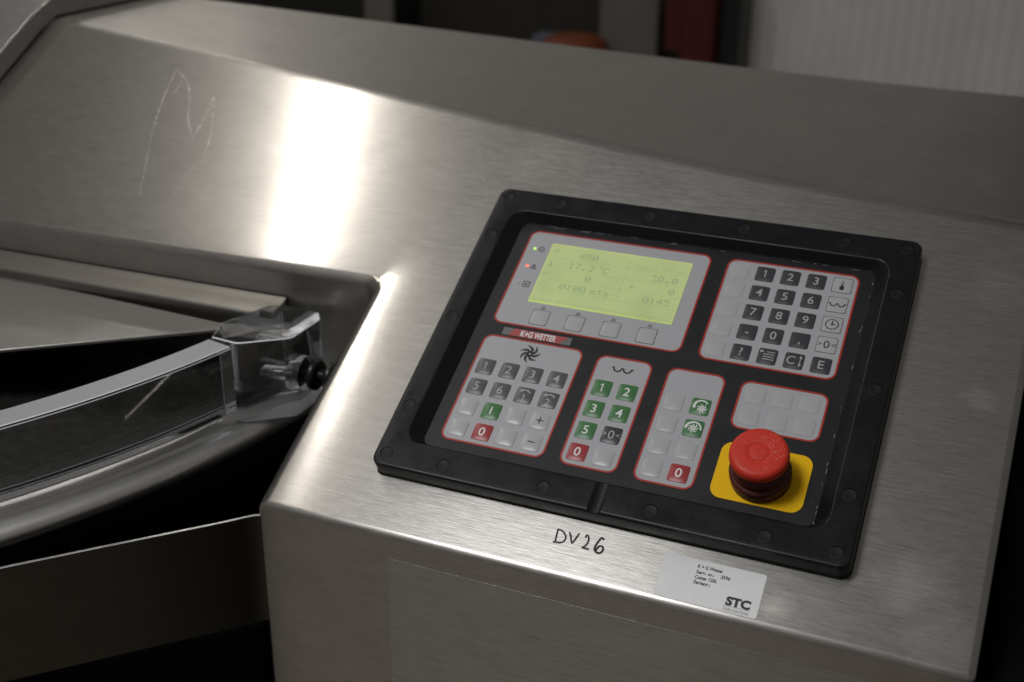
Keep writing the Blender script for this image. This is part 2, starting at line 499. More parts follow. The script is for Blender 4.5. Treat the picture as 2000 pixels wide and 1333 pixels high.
# ================================================================== the floor
fl = MB(); fl.add([(-9000, -6000, 0), (9000, -6000, 0), (9000, 12000, 0), (-9000, 12000, 0)], [(0, 1, 2, 3)])
floor_mesh = bpy.data.meshes.new('floor')
floor_mesh.from_pydata([(-9, -6, 0), (9, -6, 0), (9, 12, 0), (-9, 12, 0)], [], [(0, 1, 2, 3)])
MAT['floor'] = plain('worn_resin_floor', (0.34, 0.30, 0.25), 0.5, vary=0.15, scale=0.006)
floor_mesh.materials.append(MAT['floor'])
link(bpy.data.objects.new('floor', floor_mesh), kind='structure')

# ================================================================== machine housing
base_loc = M((-40, 130, 0)); base_loc.z = 0
machine = empty('food_cutter_machine', base_loc,
                'large brushed stainless steel machine housing with sloped console carrying the keypad', 'machine')
ridge = [(193, 80.3), (90, 88.5), (-15, 98.6), (-128, 112.5), (-276, 132.6), (-451, 157.9), (-600, 179.6), (-741, 200.0), (-1150, 259.0), (-1600, 324.0)]
RW = [P2W(x, y, ZS) for x, y in ridge]
def yback(x): return 472.3 + 0.154 * max(x, -760.0)
bm = bmesh.new()
def bv(p): return bm.verts.new(M(p) - base_loc)
F0 = bv(P2W(-265.5, -252.3, ZS)); F1 = bv(P2W(191, -252.3, ZS))
RC = 11.0
arc_c = [bv(P2W(-264.3 - RC + RC * math.cos(math.radians(a_)), -55 - RC + RC * math.sin(math.radians(a_)), ZS)) for a_ in (0, 18, 36, 54, 72, 90)]
PL = bv(P2W(-1600, -79.0, ZS))
rv = [bv(p) for p in RW]
bk = [bv((p[0], yback(p[0]), p[2])) for p in RW]
LOW = -930
def low(v, z=LOW):
    c = v.co + base_loc
    return bm.verts.new(Vector((c.x, c.y, z * SC + H)) - base_loc)
F0b, F1b = low(F0), low(F1)
arc_b = [low(v) for v in arc_c]; PLb = low(PL)
r0b = low(rv[0]); bkb = [low(v) for v in bk]
fa = bm.faces.new([F0, F1] + rv + [PL] + list(reversed(arc_c)))
for i in range(len(rv) - 1):
    bm.faces.new([rv[i], bk[i], bk[i + 1], rv[i + 1]])
    bm.faces.new([bk[i], bkb[i], bkb[i + 1], bk[i + 1]])
bm.faces.new([F0b, F1b, F1, F0])
bm.faces.new([F1b, r0b, rv[0], F1]); bm.faces.new([r0b, bkb[0], bk[0], rv[0]])
bm.faces.new([arc_b[0], F0b, F0, arc_c[0]])
for i in range(5): bm.faces.new([arc_b[i + 1], arc_b[i], arc_c[i], arc_c[i + 1]])
bm.faces.new([PLb, arc_b[5], arc_c[5], PL])
bw = bm.edges.layers.float.new('bevel_weight_edge')
def setw(a, b, w):
    e = bm.edges.get((a, b)); e[bw] = w
setw(F0, F1, 0.40); setw(F0, arc_c[0], 0.95); setw(arc_c[5], PL, 0.60); setw(F1, rv[0], 0.55); setw(F0, F0b, 0.40); setw(F1, F1b, 0.4)
for i in range(5): setw(arc_c[i], arc_c[i + 1], 0.95 - 0.07 * (i + 0.5))
for i in range(len(rv) - 1):
    setw(rv[i], rv[i + 1], 0.8); setw(bk[i], bk[i + 1], 0.4)
bm.normal_update()
bmesh.ops.recalc_face_normals(bm, faces=bm.faces)
if fa.normal.z < 0:
    bmesh.ops.reverse_faces(bm, faces=bm.faces)
me = bpy.data.meshes.new('housing'); bm.to_mesh(me); bm.free()
me.materials.append(MAT['steel'])
for p in me.polygons: p.use_smooth = True
housing = link(bpy.data.objects.new('housing', me), machine)
bv_ = housing.modifiers.new('bevel', 'BEVEL'); bv_.width = 9 * SC; bv_.segments = 5
bv_.limit_method = 'WEIGHT'; bv_.harden_normals = True

FY = P2W(0, -252.3, ZS)[1]           # y of the front face
mb = MB(); mb.add(*box(-167, 186, FY - 0.07, FY + 4, -900, -149.5))
ap = mb.build('access_panel', 'steel_front', machine, world=True)

# ledge at the foot of the bowl cut-out's back wall
prof = [(-47, -58), (-50.5, -60.5), (-56, -62.5), (-66, -66), (-67.5, -68), (-67.5, -84), (-62, -84), (-47, -70)]
vs = []; fs = []
for x, dy in ((-343, 0), (-1600, -22)):
    vs += [(x, y + dy, z) for y, z in prof]
n = len(prof)
fs = [(i, (i + 1) % n, n + (i + 1) % n, n + i) for i in range(n)] + [tuple(reversed(range(n))), tuple(range(n, 2 * n))]
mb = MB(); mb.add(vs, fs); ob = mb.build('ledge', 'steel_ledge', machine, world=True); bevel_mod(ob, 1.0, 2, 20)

# triangular cover plate beside the bowl
z = -74.0
tri = [(-371, -83.5), (-374, -81), (-380, -80), (-1600, -20), (-1600, -640), (-500.8, -187.8), (-376, -90)]
mb = MB(); mb.add(*prism([(x, y) for x, y in reversed(tri)], z - 3, z)); ob = mb.build('cover_plate', 'steel_plate', machine, world=True); bevel_mod(ob, 0.8, 2)

# grinding scratches and weld stain on the sloped sheet
def mark(name, strokes, width, mat, z=ZS + 0.18):
    for st in strokes:
        mb = MB()
        w = width
        if isinstance(st, tuple): st, w = st
        q = smooth_path(st, 4)
        ww = [0.55 + 0.45 * math.sin(math.pi * min(1, max(0, i / (len(q) - 1)))) for i in range(len(q))]
        sh = ribbon(q, w)
        vs = []
        for i, (x, y) in enumerate(q):
            for k in (0, 1):
                vx, vy = sh[0][2 * i + k]
                vs.append((x + (vx - x) * ww[i], y + (vy - y) * ww[i]))
        mb.add([P2W(x, y, z) for x, y in vs], sh[1])
        mb.build(name, mat, machine, world=True)
mark('scratch_mark', [([(-509.2, -11.3), (-530.1, 35.0), (-542.4, 64.7)], 0.8), [(-542.4, 64.7), (-554.2, 100.5), (-564.1, 145.6)],
                      [(-564.1, 145.6), (-545.8, 133.1), (-530.5, 113.4), (-517.1, 87.0), (-498.7, 63.4)],
                      [(-498.7, 63.4), (-500.6, 84.8), (-506.3, 116.7)], [(-506.3, 116.7), (-488.6, 81.9), (-480.3, 60.6), (-471.3, 27.0)],
                      ([(-479.3, 40.9), (-480.7, 21.1), (-480.4, -4.2)], 0.8), ([(-550.3, 137.5), (-547.2, 108.6)], 1.0)], 1.6, 'scratch')
mark('scratch_mark', [[(-244.2, 105.5), (-229.7, 78.6), (-217.3, 54.5)], [(-268.5, 127.7), (-266.3, 102.1), (-264.2, 81.4)],
                      [(-197.9, 116.7), (-191.6, 92.8)], [(-289.3, 56.7), (-269.4, 47.8)], [(-308.0, 61.9), (-305.2, 42.8)],
                      [(-205.7, 58.4), (-210.8, 45.7), (-209.5, 26.6)]], 0.4, 'scratch')
# hand-written marker letters
strokes = [[(-60.2, -221.96), (-59.84, -224.28), (-59.54, -227.08), (-59.13, -229.85)],
           [(-60.5, -230.68), (-58.43, -230.27), (-56.06, -230.13), (-54.43, -229.12), (-53.54, -227.22), (-53.74, -225.36), (-55.37, -223.14), (-57.33, -221.96), (-58.98, -221.65), (-60.62, -221.71)],
           [(-52.56, -221.71), (-50.93, -223.93), (-49.83, -226.51), (-48.62, -228.82)], [(-48.62, -228.82), (-47.8, -226.71), (-47.0, -223.88), (-46.33, -220.96)],
           [(-41.42, -222.93), (-41.66, -221.56), (-40.86, -221.0), (-39.76, -222.03), (-39.21, -224.03), (-39.32, -226.67), (-40.35, -228.82), (-41.83, -229.91)],
           [(-41.83, -229.91), (-39.55, -229.92), (-37.14, -230.0)],
           [(-29.96, -221.55), (-31.11, -220.66), (-32.1, -220.91), (-32.9, -223.13), (-33.72, -225.94), (-33.91, -228.34), (-33.32, -229.84), (-31.94, -230.77), (-30.18, -230.9), (-28.87, -229.63), (-28.64, -227.69), (-29.52, -226.27), (-30.89, -226.04), (-32.16, -227.42), (-32.72, -229.68)]]
mb = MB()
for k, st in enumerate(strokes):
    sh = ribbon(smooth_path(st, 4), 1.15 if k < 6 else 1.35)
    mb.add([P2W(x, y, ZS + 0.15 + 0.02 * k) for x, y in sh[0]], sh[1])
mb.build('handwritten_mark', 'marker', machine, world=True)['label'] = 'DV 26 written by hand in black marker'

# guard strip wrapped round the bowl side
path = [(-262, -214), (-267, -217.5), (-272.5, -223.5), (-279, -231), (-290, -242.5), (-334, -288), (-376, -332), (-520, -483)]
t = 2.6
vs = []; fs = []
for i, (x, y) in enumerate(path):
    a = path[max(i - 1, 0)]; b = path[min(i + 1, len(path) - 1)]
    dx, dy = b[0] - a[0], b[1] - a[1]; l = math.hypot(dx, dy); nx, ny = -dy / l * t, dx / l * t
    vs += [(x, y, -141.5), (x, y, -226.5), (x - nx, y - ny, -226.5), (x - nx, y - ny, -141.5)]
for i in range(len(path) - 1):
    for k in range(4):
        l = (k + 1) % 4
        fs.append((4 * i + k, 4 * i + l, 4 * i + 4 + l, 4 * i + 4 + k))
fs.append((0, 1, 2, 3)); e = 4 * (len(path) - 1); fs.append((e + 3, e + 2, e + 1, e))
mb = MB(); mb.add(vs, fs)
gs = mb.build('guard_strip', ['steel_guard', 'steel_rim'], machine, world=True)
for p in gs.data.polygons:
    if abs(p.normal.z) > 0.9: p.material_index = 1  # paler steel on top paints the bright line of light there
bevel_mod(gs, 0.6, 2, 50)
# black base block, added to keep the shaded gaps under the bowl dark
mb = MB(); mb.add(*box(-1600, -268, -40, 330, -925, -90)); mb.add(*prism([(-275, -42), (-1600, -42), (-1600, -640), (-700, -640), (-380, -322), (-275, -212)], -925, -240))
mb.build('base_shade_block', 'gap_black', machine, world=True)

# ================================================================== hinged cover slab on the far left
slab_a = [(-745, -66), (-745, 196)]
def slab_profile(off):
    pts = []
    for y in (-66, 60, 180): pts.append(P2W(-745, y, ZS + off))
    p = P2W(-745, 200, ZS); zt = p[2]
    pts.append((0, p[1] + 6 - off * 0.2, zt + off * 0.98)); pts.append((0, p[1] + 25, zt + off)); pts.append((0, 560, zt + off))
    return [(q[1], q[2]) for q in pts]
lo_, hi_ = slab_profile(1.2), slab_profile(20.0)
outl = lo_ + list(reversed(hi_))
vs = [(-745, y, z) for y, z in outl] + [(-1600, y, z + 62) for y, z in outl]
n = len(outl)
fs = [tuple(range(n)), tuple(reversed(range(n, 2 * n)))] + [(i, n + i, n + (i + 1) % n, (i + 1) % n) for i in range(n)]
slab = MB(); slab.add(vs, fs)
cov = slab.build('knife_cover', 'steel_front', None, world=True, label='thick steel cover slab lying on the upper left of the steel housing', cat='cover')
bm = bmesh.new(); bm.from_mesh(cov.data); bmesh.ops.recalc_face_normals(bm, faces=bm.faces); bm.to_mesh(cov.data); bm.free()
bevel_mod(cov, 1.6, 3)

# ================================================================== bowl
BC = (-938.0, -3.0)
bowl_loc = M((BC[0], BC[1], -338))
bowl = empty('cutter_bowl', bowl_loc, 'round steel bowl with a polished rim below the clear acrylic lid', 'bowl')
prof = [(595, -136), (596, -127), (598, -125.2), (601, -125), (611, -127), (612, -129), (613.5, -130), (615, -129), (616, -127.6), (626, -129.6), (629.5, -132), (631, -136), (629, -141), (622, -144)]
prof = prof + [(618, -145), (600, -145)]
mb = MB(); mb.add(*sweep_arc(list(reversed(prof)), BC[0], BC[1], -110, 8, 150)); ob = mb.build('rim', 'steel_rim', bowl, world=True, smooth=True)
bm = bmesh.new(); bm.from_mesh(ob.data); bmesh.ops.recalc_face_normals(bm, faces=bm.faces); bm.to_mesh(ob.data); bm.free()
ob.data.set_sharp_from_angle(angle=math.radians(50))
prof = [(618, -141), (606, -170), (570, -230), (505, -285), (420, -320), (300, -338), (300, -330), (415, -313), (498, -278), (562, -226), (597, -168), (604, -141)]
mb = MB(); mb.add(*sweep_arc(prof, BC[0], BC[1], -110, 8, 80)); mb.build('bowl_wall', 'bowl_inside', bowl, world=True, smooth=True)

# dull inner sheet seen through and behind the lid
mb = MB()
n = 48
ptsA = [(BC[0] + 592 * math.cos(math.radians(-110 + 110 * i / n)), BC[1] + 592 * math.sin(math.radians(-110 + 110 * i / n))) for i in range(n)]
ptsA = [p for p in ptsA if p[1] < -66] + [(-348, -66), (-1600, -52), (-1600, -540)]
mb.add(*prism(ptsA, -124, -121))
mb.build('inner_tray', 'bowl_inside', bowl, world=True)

# ================================================================== acrylic lid
lid_loc = M((-330, -85, -127))
lid = empty('acrylic_lid', lid_loc, 'curved clear acrylic lid rim ending in a thick transparent hinge block', 'lid')
zt = -62.6
prof = [(595.5, zt), (617.5, zt), (619, zt - 1.5), (619, zt - 51), (617.5, zt - 53), (597, zt - 53), (595, zt - 51), (595, zt - 1)]
mb = MB(); mb.add(*sweep_arc(list(reversed(prof)), BC[0], BC[1], -110, -12.4, 140))
ob = mb.build('rim_band', 'acrylic', lid, world=True, smooth=True)
bm = bmesh.new(); bm.from_mesh(ob.data); bmesh.ops.recalc_face_normals(bm, faces=bm.faces); bm.to_mesh(ob.data); bm.free()
saw_faces(ob, lambda p: p.normal.z > 0.9)
edge_bevel(ob, 0.45, 1)
blk = [(-356.5, -127.5), (-334, -129.5), (-331, -128), (-303.8, -106.5), (-302, -103), (-301.5, -66), (-309, -55.5), (-345, -52.5), (-353, -60), (-366, -102)]
mb = MB(); mb.add(*prism(blk, -127, zt + 0.3))
ob = mb.build('hinge_block', 'acrylic', lid, world=True)
PY, PZ = -88, -98
def turned_x(profile, x0, y0, z0, n=28):
    vs, fs = lathe(profile, n)
    return [(x0 + z, y0 + x, z0 + y) for x, y, z in vs], fs
def bored(o, cutters):
    cm = MB()
    for c_ in cutters: cm.add(*c_)
    cu = cm.build('cutter', 'acrylic', lid, world=True)
    for q in (o, cu):
        b_ = bmesh.new(); b_.from_mesh(q.data); bmesh.ops.recalc_face_normals(b_, faces=b_.faces); b_.to_mesh(q.data); b_.free()
    md = o.modifiers.new('bore', 'BOOLEAN'); md.object = cu; md.operation = 'DIFFERENCE'; md.solver = 'EXACT'
    dg_ = bpy.context.evaluated_depsgraph_get(); dg_.update()
    n_ = bpy.data.meshes.new_from_object(o.evaluated_get(dg_))
    o.modifiers.clear(); o.data = n_; n_.materials.clear(); n_.materials.append(MAT['acrylic_block'])
    bpy.data.objects.remove(cu)
bored(ob, [turned_x([(13, -14), (13, 10)], -302, PY, PZ, 36), turned_x([(5.5, -40), (5.5, -13)], -302, PY, PZ, 24)])
saw_faces(ob, lambda p: p.normal.z < -0.9)
ob.data.set_sharp_from_angle(angle=math.radians(40))
edge_bevel(ob, 0.8, 1)
# hinge pin and rubber washers: turned along x
mb = MB(); mb.add(*turned_x([(4.5, -30), (5, -28), (5, 30), (4.5, 36)], -301.0, PY, PZ))
mb.build('hinge_pin', 'black_rubber', lid, world=True, smooth=True)
for x0 in (-312.0, -297.5, -283.0):
    mb = MB(); mb.add(*turned_x([(5.2, 0), (10.5, 0), (11.8, 1.2), (12, 3.2), (11.6, 5.2), (10.2, 6.2), (5.2, 6.2)], x0, PY, PZ, 36))
    mb.build('rubber_washer', 'black_rubber', lid, world=True, smooth=True)

# ================================================================== control panel
panel = empty('control_panel', M((0, 0, 0)), 'black framed keypad control panel with green display set in the sloped steel', 'control panel', rot=(TILT, 0, 0))
ZF = 8.0
# bezel: closed ring of loops
OX0, OX1, OY0, OY1 = -193.9, 115.9, -211.6, 41.9
IX0, IX1, IY0, IY1 = -177.5, 98.5, -190.5, 21.2
LX0, LX1, LY0, LY1 = -168.8, 90.3, -186.2, 16.6
def inset(x0, y0, x1, y1, d, r): return rr(x0 + d, y0 + d, x1 - d, y1 - d, r, 7)
loops = [(inset(OX0, OY0, OX1, OY1, 0.6, 6.5), ZS + 0.2), (inset(OX0, OY0, OX1, OY1, 0.0, 7), ZS + 3.0), (inset(OX0, OY0, OX1, OY1, 0.0, 7), ZF - 2.0),
         (inset(OX0, OY0, OX1, OY1, 0.5, 6.8), ZF - 0.7), (inset(OX0, OY0, OX1, OY1, 1.8, 6), ZF),
         (inset(IX0, IY0, IX1, IY1, -0.8, 12.5), ZF), (inset(IX0, IY0, IX1, IY1, 0.3, 11.8), ZF - 0.6), (inset(LX0, LY0, LX1, LY1, -0.8, 7), 0.9),
         (inset(LX0, LY0, LX1, LY1, 0.3, 6), 0.15), (inset(LX0, LY0, LX1, LY1, 0.6, 6), ZS + 0.2)]
mb = MB(); vs = []; fs = []; n = len(loops[0][0])
for pts, zz in loops: vs += [(x, y, zz) for x, y in pts]
for k in range(len(loops)):
    l = (k + 1) % len(loops)
    for i in range(n):
        j = (i + 1) % n
        fs.append((k * n + i, k * n + j, l * n + j, l * n + i))
mb.add(vs, fs)
bezel = mb.build('bezel', 'bezel', panel, smooth=True)
plug_xy = [(-185, 32.7), (-143.3, 32.7), (-74.3, 32.7), (-4.3, 32.7), (65.1, 32.7), (106.8, 32.7),
           (-185, -5.9), (-185, -84.9), (-185, -163.4), (-185, -202.2), (-143.6, -202.2), (-74.3, -202.2), (-4.3, -202.2), (65.2, -202.4), (106.8, -202.8),
           (106.7, -6.2), (106.8, -85.2), (106.7, -163.4)]
cut = MB()
for (x, y) in plug_xy:
    cut.add(*lathe([(4.5, ZF - 2.2), (4.5, ZF + 2)], 28, x, y))
# half-round drain groove across the lower bar
gy = []
for i in range(25):
    a = 2 * math.pi * i / 24
    if i < 24: gy.append((8.2 * math.cos(a), ZF + 6.7 + 8.2 * math.sin(a)))
vs = [(-38.5 + x, -216, z) for x, z in gy] + [(-38.5 + x, -186.8, z) for x, z in gy]
cut.add(vs, [tuple(range(24)), tuple(reversed(range(24, 48)))] + [(24 + i, 24 + (i + 1) % 24, (i + 1) % 24, i) for i in range(24)])
cutter = cut.build('cutter', 'bezel', panel)
for ob in (bezel, cutter):
    b_ = bmesh.new(); b_.from_mesh(ob.data); bmesh.ops.recalc_face_normals(b_, faces=b_.faces); b_.to_mesh(ob.data); b_.free()
bo = bezel.modifiers.new('holes', 'BOOLEAN'); bo.object = cutter; bo.operation = 'DIFFERENCE'; bo.solver = 'EXACT'
dg = bpy.context.evaluated_depsgraph_get(); dg.update()
nm = bpy.data.meshes.new_from_object(bezel.evaluated_get(dg))
bezel.modifiers.clear(); bezel.data = nm
nm.materials.clear(); nm.materials.append(MAT['bezel'])
bpy.data.objects.remove(cutter)
for p in nm.polygons: p.use_smooth = True
nm.set_sharp_from_angle(angle=math.radians(32))
wn = bezel.modifiers.new('weighted', 'WEIGHTED_NORMAL'); wn.keep_sharp = True; wn.weight = 90
plug_mesh = MB().add(*lathe([(4.38, ZF - 2.2), (4.38, ZF - 0.35), (4.2, ZF - 0.15), (3.6, ZF - 0.2), (2.2, ZF - 0.36), (0.0, ZF - 0.42)], 28)).mesh('plug', ['plug'], True)
for (x, y) in plug_xy:
    o = bpy.data.objects.new('plug', plug_mesh); o.location = (x * SC, y * SC, 0); link(o, bezel)

# rubber seal between frame and steel
mb = MB()
so = [(x + random.uniform(-0.25, 0.25), y + random.uniform(-0.35, 0.25)) for x, y in inset(OX0, OY0, OX1, OY1, -0.6, 7)]
vs = [(x, y, ZS + 0.05) for x, y in so] + [(x * 0.9995, y, ZS + 1.9) for x, y in inset(OX0, OY0, OX1, OY1, 0.3, 7)]
n = len(so)
mb.add(vs, [(i, (i + 1) % n, n + (i + 1) % n, n + i) for i in range(n)])
mb.build('seal', 'gasket', panel)

# printed foil
mb = MB(); mb.shape(face(inset(LX0, LY0, LX1, LY1, -0.2, 6)), 0.0)
mb.build('printed_foil', 'overlay', panel)

KP = 17.5; KQ = 17.16; KW = 12.5
def field(name, x0, y0, x1, y1, label=None):
    mb = MB(); mb.shape(face(rr(x0, y0, x1, y1, 6.6, 8)), 0.12)
    f = mb.build(name, 'field', panel)
    if label: f['label'] = label
    mb = MB(); mb.shape(ring(rr(x0 - 0.15, y0 - 0.15, x1 + 0.15, y1 + 0.15, 6.7, 8), rr(x0 + 1.15, y0 + 1.15, x1 - 1.15, y1 - 1.15, 5.5, 8)), 0.24)
    mb.build('border', 'red_line', f)
    return f

def dome(u, v, h):      # u, v in -1..1
    a = max(0.0, 1 - abs(u) ** 2.6); b = max(0.0, 1 - abs(v) ** 2.6)
    return h * (0.30 + 0.70 * (a * b) ** 0.8)

def fine(sh, lim=1.3):
    """split long edges so that a flat print can follow a domed key"""
    b = bmesh.new()
    vs = [b.verts.new((x, y, 0)) for x, y in sh[0]]
    for f in sh[1]:
        try: b.faces.new([vs[i] for i in f])
        except ValueError: pass
    for _ in range(4):
        es = [e for e in b.edges if e.calc_length() > lim]
        if not es: break
        bmesh.ops.subdivide_edges(b, edges=es, cuts=1)
        bmesh.ops.triangulate(b, faces=[f for f in b.faces if len(f.verts) > 4])
    b.verts.index_update()
    out = ([(v.co.x, v.co.y) for v in b.verts], [tuple(v.index for v in f.verts) for f in b.faces])
    b.free()
    return out

def key(parent, cx, cy, mat, glyphs=(), gmat='white_print', h=0.95, outline=None):
    """embossed square key; glyphs are flat shapes laid on its dome"""
    mb = MB(); g = 8; w = KW / 2
    rows = [-1 + 2 * i / g for i in range(g + 1)]
    def pos(u, v):          # squircle-ish rounding of the corners
        k = 1 - 0.055 * (abs(u) ** 6) * (abs(v) ** 6)
        return u * k * w, v * k * w
    vs = []
    for v in rows:
        for u in rows:
            x, y = pos(u, v); vs.append((x, y, 0.14 + dome(u, v, h)))
    fs = [(j * (g + 1) + i, j * (g + 1) + i + 1, (j + 1) * (g + 1) + i + 1, (j + 1) * (g + 1) + i) for j in range(g) for i in range(g)]
    mb.add(vs, fs)
    # skirt
    edge = [(u, -1) for u in rows[:-1]] + [(1, v) for v in rows[:-1]] + [(-u, 1) for u in rows[:-1]] + [(-1, -v) for v in rows[:-1]]
    m = len(edge); vs = []
    for u, v in edge:
        x, y = pos(u, v); vs.append((x, y, 0.14 + dome(u, v, h)))
    for u, v in edge:
        x, y = pos(u, v); vs.append((x * 1.035, y * 1.035, 0.10))
    mb.add(vs, [(i, m + i, m + (i + 1) % m, (i + 1) % m) for i in range(m)])
    zf = lambda X, Y: 0.14 + dome(X / w, Y / w, h) + 0.07
    for sh in glyphs:
        mb.shape(fine(sh), 0, 1, zf=zf)
    mats = [mat, gmat]
    if outline:
        mb.shape(ring(rr(-w - 0.35, -w - 0.35, w + 0.35, w + 0.35, 1.3, 4), rr(-w - 0.0, -w - 0.0, w + 0.0, w + 0.0, 1.0, 4)), 0.26, 2)
        mats.append(outline)
    o = mb.build('key', mats, parent)
    for p in o.data.polygons: p.use_smooth = p.material_index == 0
    o.data.set_sharp_from_angle(angle=math.radians(50))
    o.location = (cx * SC, cy * SC, 0)
    return o

def fan(R, blades=7, hub=0.16, rot=0.0):
    vs = []; fs = []
    for k in range(blades):
        a0 = 2 * math.pi * k / blades + rot
        lead = []; trail = []
        for i in range(7):
            t = i / 6; r = R * (hub + (1 - hub) * t)
            lead.append((r, a0 + 0.10 + 0.62 * t ** 1.3)); trail.append((r, a0 - 0.70 * (1 - t) ** 0.8 + 0.62 * t ** 1.6))
        o = len(vs)
        for (r, a), (r2, a2) in zip(lead, trail):
            vs.append((r * math.cos(a), r * math.sin(a))); vs.append((r2 * math.cos(a2), r2 * math.sin(a2)))
        for i in range(6): fs.append((o + 2 * i, o + 2 * i + 2, o + 2 * i + 3, o + 2 * i + 1))
    o = len(vs); n = 18
    outer = circle(R * 0.30, n); inner = circle(R * 0.11, n)
    vs += outer + inner
    fs += [(o + i, o + (i + 1) % n, o + n + (i + 1) % n, o + n + i) for i in range(n)]
    return vs, fs

def shift(sh, dx, dy, k=1.0): return ([(x * k + dx, y * k + dy) for x, y in sh[0]], sh[1])
def arc_pts(r, a0, a1, n=12, cx=0, cy=0):
    return [(cx + r * math.cos(math.radians(a0 + (a1 - a0) * i / n)), cy + r * math.sin(math.radians(a0 + (a1 - a0) * i / n))) for i in range(n + 1)]
def wave(w, t):
    s = w / 15.0
    q = [(-7.5, 1.0), (-6.3, 1.0)] + arc_pts(2.6, 175, 365, 12, -3.4, 0.6)
    q2 = arc_pts(2.6, 175, 365, 12, 3.4, 0.6) + [(6.3, 1.0), (7.5, 1.0)]
    q = q[:-1] + [(-0.6, 0.9), (0.6, 0.9)] + q2[1:]
    return ribbon([(x * s, y * s) for x, y in q], t)
def arrow_arc(r, a0, a1, t, head, cy=0):
    pts = arc_pts(r, a0, a1, 10, 0, cy)
    sh = ribbon(pts, t)
    e = pts[-1]; d = (e[0] - pts[-2][0], e[1] - pts[-2][1]); l = math.hypot(*d); d = (d[0] / l, d[1] / l)
    tri_ = ([(e[0] + d[0] * head, e[1] + d[1] * head), (e[0] - d[1] * head * 0.7, e[1] + d[0] * head * 0.7), (e[0] + d[1] * head * 0.7, e[1] - d[0] * head * 0.7)], [(0, 1, 2)])
    return sh, tri_
def zero_mark(cap):
    return [text('0', cap), shift(text('>', cap * 0.62), -4.5, 0.1), shift(text('<', cap * 0.62), 4.5, 0.1)]

# ---- numeric keypad (5 x 5)
fr = field('numeric_keypad', -9.9, -78.95, 80.65, 10.1, 'grey keypad field with dark number keys 0 to 9')
names = [[None, '1', '2', '3', 'therm'], [None, '4', '5', '6', 'wave'], [None, '7', '8', '9', 'clock'], [None, '-', '0', ',', 'zero'], [None, '?', 'list', 'C', 'E']]
for j in range(5):
    for i in range(5):
        s = names[j][i]; x = i * KP; y = -j * KQ
        if s is None: key(fr, x, y, 'key_light', h=0.7)
        elif s == 'therm':
            key(fr, x, y, 'key_light', [ribbon([(0, -1.2), (0, 3.6)], 1.5), face(circle(1.7, 18, 0, -2.6)), ], 'black_print', h=0.55, outline='black_print')
            mb = MB(); mb.shape(ribbon([(0, 0.2), (0, 3.2)], 0.7), 0.95); o = mb.build('icon', 'field', fr); o.location = (x * SC, y * SC, 0)
        elif s == 'wave': key(fr, x, y, 'key_light', [wave(11.5, 0.8)], 'black_print', h=0.55, outline='black_print')
        elif s == 'clock':
            key(fr, x, y, 'key_light', [ring(circle(4.4, 28), circle(3.75, 28)), ribbon([(0, -0.3), (0, 3.0)], 0.7), ribbon([(-0.6, 0), (2.0, 0)], 0.8), face(circle(0.8, 12))], 'black_print', h=0.55, outline='black_print')
        elif s == 'zero': key(fr, x, y, 'key_light', zero_mark(6.0), 'black_print', h=0.55, outline='black_print')
        elif s == 'list':
            key(fr, x, y, 'key_dark', [([(-5.2, 4.6), (-2.2, 3.4), (-5.2, 2.2)], [(0, 2, 1)]), ribbon([(-0.8, 3.2), (4.6, 3.2)], 0.7)] +
                [ribbon([(-2.8, q), (4.6, q)], 0.7) for q in (1.2, -0.8, -2.8)], 'grey_print')
        elif s == 'C':
            key(fr, x, y, 'key_dark', [shift(text('C', 6.4, sx=0.95), -2.0, 0), ribbon([(4.0, -2.6), (4.0, 2.6)], 0.6),
                ([(4.0, 4.8), (2.9, 2.2), (5.1, 2.2)], [(0, 1, 2)]), ([(4.0, -4.8), (2.9, -2.2), (5.1, -2.2)], [(0, 2, 1)])], 'grey_print')
        else: key(fr, x, y, 'key_dark', [text(s, 6.3, bold=0.006)], 'grey_print')

# ---- knife speed keypad (4 x 4)
fk = field('knife_keypad', -158.9, -178.5, -85.2, -89.2, 'grey keypad field with a black knife symbol')
KX, KY = -8.5 * KP, -6.667 * KP
kn = [['1', '2', '3', '4'], ['5', '6', 'a1', 'a2'], [None, 'I', None, '+'], [None, '0', None, '\u2013']]
for j in range(4):
    for i in range(4):
        s = kn[j][i]; x = KX + i * KP; y = KY - j * KQ
        if s is None: key(fk, x, y, 'key_light', h=1.1)
        elif s == 'I': key(fk, x, y, 'key_green', [ribbon([(0, -3.0), (0, 3.0)], 0.95)], h=1.1)
        elif j == 3 and s == '0': key(fk, x, y, 'key_red', [text('0', 6.3, bold=0.01)], h=1.1)
        elif s in '+\u2013':
            g = [ribbon([(-2.5, 0), (2.5, 0)], 0.8)] + ([ribbon([(0, -2.5), (0, 2.5)], 0.8)] if s == '+' else [])
            key(fk, x, y, 'key_light', g, 'black_print', h=0.9)
        elif s[0] == 'a':
            a, b = arrow_arc(4.6, 35, 118, 1.0, 2.2, -0.8)
            key(fk, x, y, 'key_mid', [shift(text(s[1], 5.2), 0, -2.4), a, b], 'grey_print', h=1.1)
        else: key(fk, x, y, 'key_mid', [text(s, 6.3, bold=0.006)], 'grey_print', h=1.1)
mb = MB(); mb.shape(fan(7.4, 7, 0.16, 0.5), 0.26, 0, -121.9, -99.9); mb.build('icon', 'black_print', fk)

